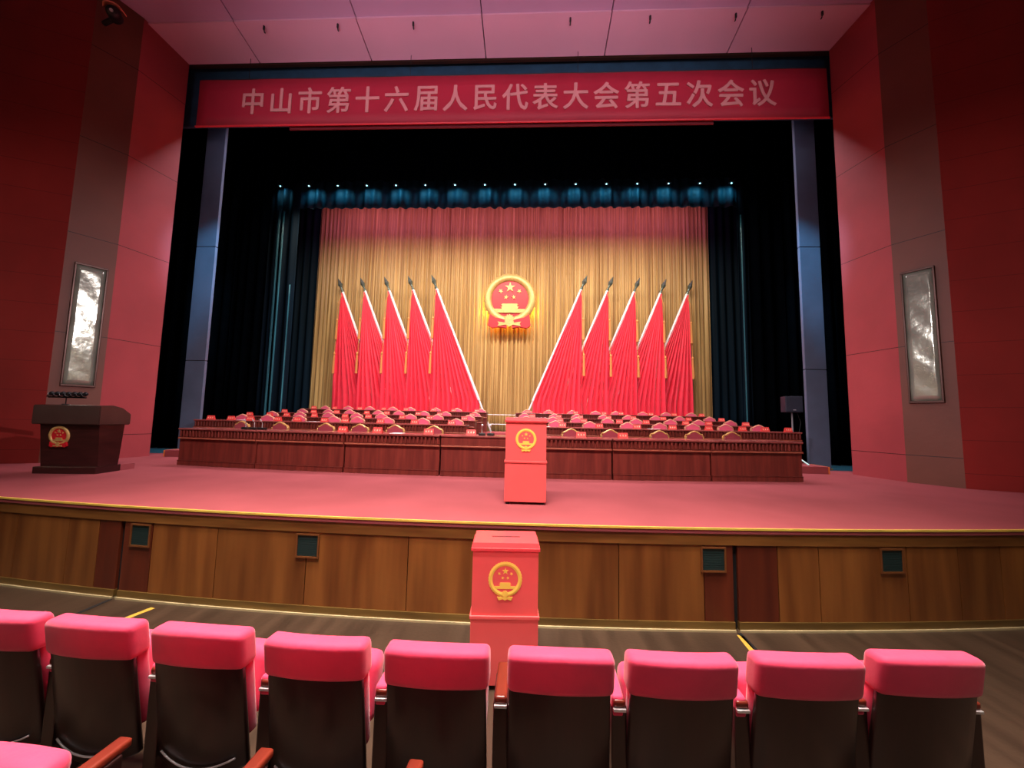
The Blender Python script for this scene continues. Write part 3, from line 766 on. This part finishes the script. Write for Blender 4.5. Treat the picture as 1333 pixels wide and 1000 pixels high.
# ------------------------------------------------------------------ ballot boxes
def ballot_box(loc, rz, label):
    t = thing('ballot_box', label, 'ballot box', loc, rz, 'red ballot boxes with gold emblem')
    w, d, h = .25, .165, 1.05
    MB().box(-w, w, -d, d, .03, .50, .004).build('lower_body', 'box_red', t)
    MB().box(-w + .004, w - .004, -d + .004, d - .004, .50, 1.0, .004).build('upper_body', 'box_red', t)
    MB().box(-w - .008, w + .008, -d - .008, d + .008, .49, .515, .004).build('middle_band', 'box_red', t)
    MB().box(-w - .008, w + .008, -d - .010, d + .010, .975, 1.0, .004).build('top_band', 'box_lid', t)
    lid = MB()
    vs = [lid.bm.verts.new(p) for p in ((-w - .004, -d - .006, 1.0), (w + .004, -d - .006, 1.0), (w + .004, d + .006, 1.0), (-w - .004, d + .006, 1.0),
                                        (-w + .006, -d + .004, 1.035), (w - .006, -d + .004, 1.035), (w - .006, d - .004, 1.035), (-w + .006, d - .004, 1.035))]
    for f in ((0, 3, 2, 1), (4, 5, 6, 7), (0, 1, 5, 4), (1, 2, 6, 5), (2, 3, 7, 6), (3, 0, 4, 7)): lid.bm.faces.new([vs[i] for i in f])
    lid.build('lid', 'box_lid', t)
    MB().box(-.11, .11, -.008, .008, 1.034, 1.037).build('slot', 'black_gap', t)
    for x in (-w + .04, w - .04):
        for y in (-d + .04, d - .04): MB().tube([(x, y, 0), (x, y, .035)], .022, 10).build('foot', 'black_plastic', t)
    e = bpy.data.objects.new('emblem', None); COL.objects.link(e); e.parent = t; e.location = (0, -d + .003, .775)
    emblem_parts(e, .125, .006, 'emblem_flatgold', 'box_red', lump=.012, flat=True, disc=True)
    return t
ballot_box((-.17, 3.19, 0), radians(3.4), 'red ballot box on the hall floor behind the front seats')
ballot_box((-.04, 4.94, S), radians(0.6), 'red ballot box on the stage carpet before the front tables')

# ------------------------------------------------------------------ podium and microphones
PRZ = radians(6.8)
pod = thing('podium', 'dark brown wooden podium with emblem at the left of the stage', 'podium', (-7.36, 5.985, S), PRZ)
MB().box(-.465, .465, 0, .44, 0, .11, .01).build('base', 'dark_wood', pod)
b = MB()
vs = [b.bm.verts.new(p) for p in ((-.40, .05, .11), (.45, .05, .11), (.45, .40, .11), (-.40, .40, .11), (-.42, -.01, .80), (.46, -.01, .80), (.46, .44, .80), (-.42, .44, .80))]
for f in ((0, 3, 2, 1), (4, 5, 6, 7), (0, 1, 5, 4), (1, 2, 6, 5), (2, 3, 7, 6), (3, 0, 4, 7)): b.bm.faces.new([vs[i] for i in f])
b.build('body', 'dark_wood', pod)
tp = MB(); prof = [(-.07, .78), (-.07, 1.085), (.16, 1.10), (.34, 1.06), (.50, .96), (.50, .78)]
tb = bmesh.new(); A = [tb.verts.new((-.50, y, z)) for y, z in prof]; B = [tb.verts.new((.50, y, z)) for y, z in prof]
tb.faces.new(A); tb.faces.new(B[::-1])
for i in range(len(prof)): tb.faces.new((A[i], B[i], B[(i + 1) % len(prof)], A[(i + 1) % len(prof)]))
bmesh.ops.recalc_face_normals(tb, faces=tb.faces[:])
bmesh.ops.bevel(tb, geom=tb.edges[:], offset=.012, segments=2, affect='EDGES')
tp.add(tb); tp.build('lectern_top', 'podium_top', pod)
e = bpy.data.objects.new('emblem', None); COL.objects.link(e); e.parent = pod; e.location = (-.13, .012, .60)
e.rotation_euler = (radians(5), 0, 0)
emblem_parts(e, .155, .03, 'emblem_gold', 'emblem_red')
MZ = S + 1.098
st = thing('microphone_stand', 'thin black stand with crossbar on the podium', 'stand', (-7.62, 6.11, MZ), PRZ)
MB().tube([(0, 0, 0), (0, 0, .012)], .05, 12).build('base', 'black_plastic', st)
MB().tube([(0, 0, .01), (0, 0, .12)], .008, 6).build('stem', 'black_plastic', st)
MB().tube([(-.27, 0, .12), (.30, 0, .12)], .013, 6).build('crossbar', 'black_plastic', st)
m0 = None
for k in range(7):
    lab = '%s black microphone from the left above the podium' % ORD[k]
    if m0 is None:
        m0 = thing('microphone', lab, 'microphone', group='black microphones clustered above the podium')
        MB().tube([(0, .06, -.012), (.0, -.08, .02)], [.014, .02], 8).build('handle', 'black_plastic', m0)
        MB().tube([(0, -.075, .02), (0, -.09, .025), (0, -.14, .036), (0, -.165, .042)], [.022, .034, .032, .014], 10).build('head', 'lamp_body', m0)
        MB().tube([(0, -.082, .022), (0, -.09, .024)], .0355, 10).build('ring', 'chrome', m0)
        c = m0
    else: c = dup(m0, lab)
    off = Matrix.Rotation(PRZ, 3, 'Z') @ Vector((-.27 + k * .085, .0, 0))
    c.location = Vector((-7.62, 6.11, MZ + .146)) + off; c.rotation_euler = (0, 0, radians(66))
tag(MB().box(-7.75, -6.98, 6.50, 6.74, S, S + .10).build('step', 'carpet'), 'low red carpeted step behind the podium', 'step')
# ------------------------------------------------------------------ loudspeaker, rod and yellow strip at the right
ss_ = thing('speaker_stand', 'thin metal stand under the loudspeaker right of the dais', 'stand', (6.60, 10.2, S - .01))
MB().tube([(.0, 0, .3), (0, 0, 1.33)], .018, 8).build('pole', 'cable_grey', ss_)
for a in (.5, 2.6, 4.7): MB().tube([(0, 0, .42), (.09 * cos(a), .3 * sin(a), .012)], .012, 6).build('leg', 'lamp_body', ss_)
sp = thing('loudspeaker', 'dark blue-grey loudspeaker on a thin stand right of the dais', 'loudspeaker', (6.60, 10.2, 2.28), radians(-14))
MB().box(-.19, .19, -.17, .17, 0, .40, .015).build('cabinet', 'speaker_blue', sp)
MB().box(-.175, .175, -.178, -.168, .02, .385, .003).build('grille', 'speaker_blue', sp)
MB().box(-.03, .03, -.181, -.177, .05, .065).build('badge', 'chrome', sp)
MB().tube([(.14, .1, .02), (.22, .1, -.25), (.16, .1, -.55), (.10, .06, -.8)], .007, 6).build('cable', 'lamp_body', sp)
tag(MB().tube([(5.98, 8.76, 1.115), (5.80, 9.28, 1.44)], .016, 8).build('metal_rod', 'cyan_rod'), 'pale cyan rod leaning on the second table row behind the front table right end', 'rod')
yt = thing('cable_ramp', 'yellow and black cable strip on bare floor beside right red wall', 'cable cover', (6.6, 9.62, S - .01))
MB().box(0, .5, 0, .1, 0, .03, .008).build('yellow_section', 'tape_yellow', yt)
MB().box(-.25, 0, .01, .09, 0, .028, .008).build('black_section', 'black_plastic', yt)

# ------------------------------------------------------------------ theatre seats
def pad(x0, x1, y0, y1, z0, z1, bev, seg=4, sag=0.0, curve=0.0, tilt=0.0, zr=None):
    """soft box: bevelled, subdivided, bowed across its width"""
    t = bmesh.new(); bmesh.ops.create_cube(t, size=1)
    for v in t.verts: v.co = Vector(((x0 + x1) / 2 + v.co.x * (x1 - x0), (y0 + y1) / 2 + v.co.y * (y1 - y0), (z0 + z1) / 2 + v.co.z * (z1 - z0)))
    bmesh.ops.bevel(t, geom=t.edges[:], offset=bev, segments=seg, affect='EDGES', profile=.55)
    es = [e for e in t.edges if abs(e.verts[0].co.x - e.verts[1].co.x) > (x1 - x0) * .5]
    bmesh.ops.subdivide_edges(t, edges=es, cuts=9)
    hw = (x1 - x0) / 2; xc = (x0 + x1) / 2
    for v in t.verts:
        u = (v.co.x - xc) / hw
        v.co.y += curve * (1 - u * u) * -1
        v.co.y += tilt * (v.co.z - (z0 if zr is None else zr))
        v.co.z += sag * (1 - u * u) * (1 if v.co.z > (z0 + z1) / 2 else .5)
    return t
SEAT_MESH = {}
def theatre_seat(label, loc, rz, group, left_arm='cover', right_arm=None, seed=0, adv=0.075, sadv=0.0):
    t = thing('theatre_seat', label, 'seat', loc, rz, group)
    def part(name, key, fn, m, smooth=True, par=t):
        if key not in SEAT_MESH:
            mb = MB(); fn(mb); o = mb.build(name, m, par, smooth=smooth); SEAT_MESH[key] = o.data
            if smooth:
                for p in o.data.polygons: p.use_smooth = True
        else:
            o = bpy.data.objects.new(name, SEAT_MESH[key]); COL.objects.link(o); o.parent = par
        return o
    TL = -.16
    # shell: origin at the rear of the back at floor level, facing +y; leans back (towards the viewer) with height
    def shell(mb):
        tt = pad(-.245, .245, .045, .075, .20, .82, .010, 2, curve=.035, tilt=TL)
        for v in tt.verts:
            if v.co.z > .6: v.co.x *= .955
            if v.co.z < .4: v.co.z -= .055 * (1 - (v.co.x / .245) ** 2) * (.4 - v.co.z) / .2
        mb.add(tt)
    part('back_shell', 'shell', shell, 'shell_wood')
    def trim(mb):
        mb.tube([(-.2 + .4 * i / 12, .026 - .035 * (1 - ((-.2 + .4 * i / 12) / .245) ** 2), .262 - .06 * (1 - ((-.2 + .4 * i / 12) / .22) ** 2)) for i in range(13)], .005, 6)
    part('trim_or_streak', 'trim', trim, 'chrome')
    part('back_cover', 'cover%d' % (seed % 3), lambda mb: mb.add(pad(-.252 + .004 * (seed % 3), .252, .03, .145, .697, .878, .034, 4, sag=.010 + .004 * (seed % 3), curve=.034, tilt=TL, zr=.2)), 'seat_pink')
    part('back_cushion', 'cush', lambda mb: mb.add(pad(-.235, .235, .075, .15, .32, .79, .03, 3, curve=.03, tilt=TL, zr=.2)), 'seat_pink')
    # tipped-up seat
    part('seat', 'seat', lambda mb: mb.add(pad(-.225, .225, .13, .27, .36, .66, .05, 4, sag=.01, tilt=.18)), 'seat_pink').location = (0, sadv, 0)
    def arm(xa, kind):
        part('armrest', 'arm', lambda mb: mb.add(pad(-.03, .03, -.06, .22, .605, .64, .012, 3)), 'arm_wood').location = (xa, adv, 0)
        part('standard', 'std', lambda mb: mb.box(-.036, .036, -.05, .18, 0, .607, .008), 'shell_wood', False).location = (xa, adv, 0)
        part('end_cap', 'cap', lambda mb: mb.box(-.030, .030, -.068, -.05, .592, .606, .003), 'chrome', False).location = (xa, adv, 0)
        if kind == 'cover':
            def slv(mb):
                tt = pad(-.036, .036, -.052, .235, .56, .652, .014, 3)
                for v in tt.verts:
                    if v.co.y < -.02: v.co.x = v.co.x * .8 - .006; v.co.z += .0
                mb.add(tt)
            part('armrest_cover', 'slv', slv, 'seat_pink').location = (xa, adv, 0)
    if left_arm: arm(-.275, left_arm)
    if right_arm: arm(.275, right_arm)
    return t
G1 = 'pink covered theatre seats of the front row'
xs1 = [-2.80, -2.235, -1.635, -1.015, -.42, .16, .725, 1.315, 1.905]
ys1 = [2.10, 2.07, 2.04, 2.00, 1.98, 1.98, 2.00, 2.04, 2.10]
rz1 = [-.06, -.05, -.04, -.02, 0, .01, .02, .03, .04]
lab1 = ['pink covered seat cut off by the left edge of the picture', 'pink covered seat next to the seat at the left edge', 'pink covered seat left of the seat below the left floor tape pair',
        'pink covered seat second to the left of the floor ballot box', 'pink covered seat just left of the floor ballot box', 'pink covered seat just right of the floor ballot box',
        'pink covered seat left of the right yellow floor tape', 'pink covered seat touching the right yellow floor tape', 'pink covered seat at the open right end of the front row']
lab1[2] = 'third pink covered front row seat from the left edge of the picture'
for k in range(9):
    theatre_seat(lab1[k], (xs1[k], ys1[k], 0), rz1[k], G1, 'wood' if k == 5 else 'cover', 'wood' if k == 8 else None, k)
G2 = 'second row theatre seats seen only by armrest or cushion'
for k, (x, y) in enumerate(((-1.97, 1.07), (-1.375, 1.05), (-.775, 1.04), (-.17, 1.03))):
    theatre_seat('second row seat nearest the viewer, %s from the left' % ORD[k], (x, y, 0), -.05, G2, 'wood' if k else None, None, k, .37, .19 if k == 0 else .0)
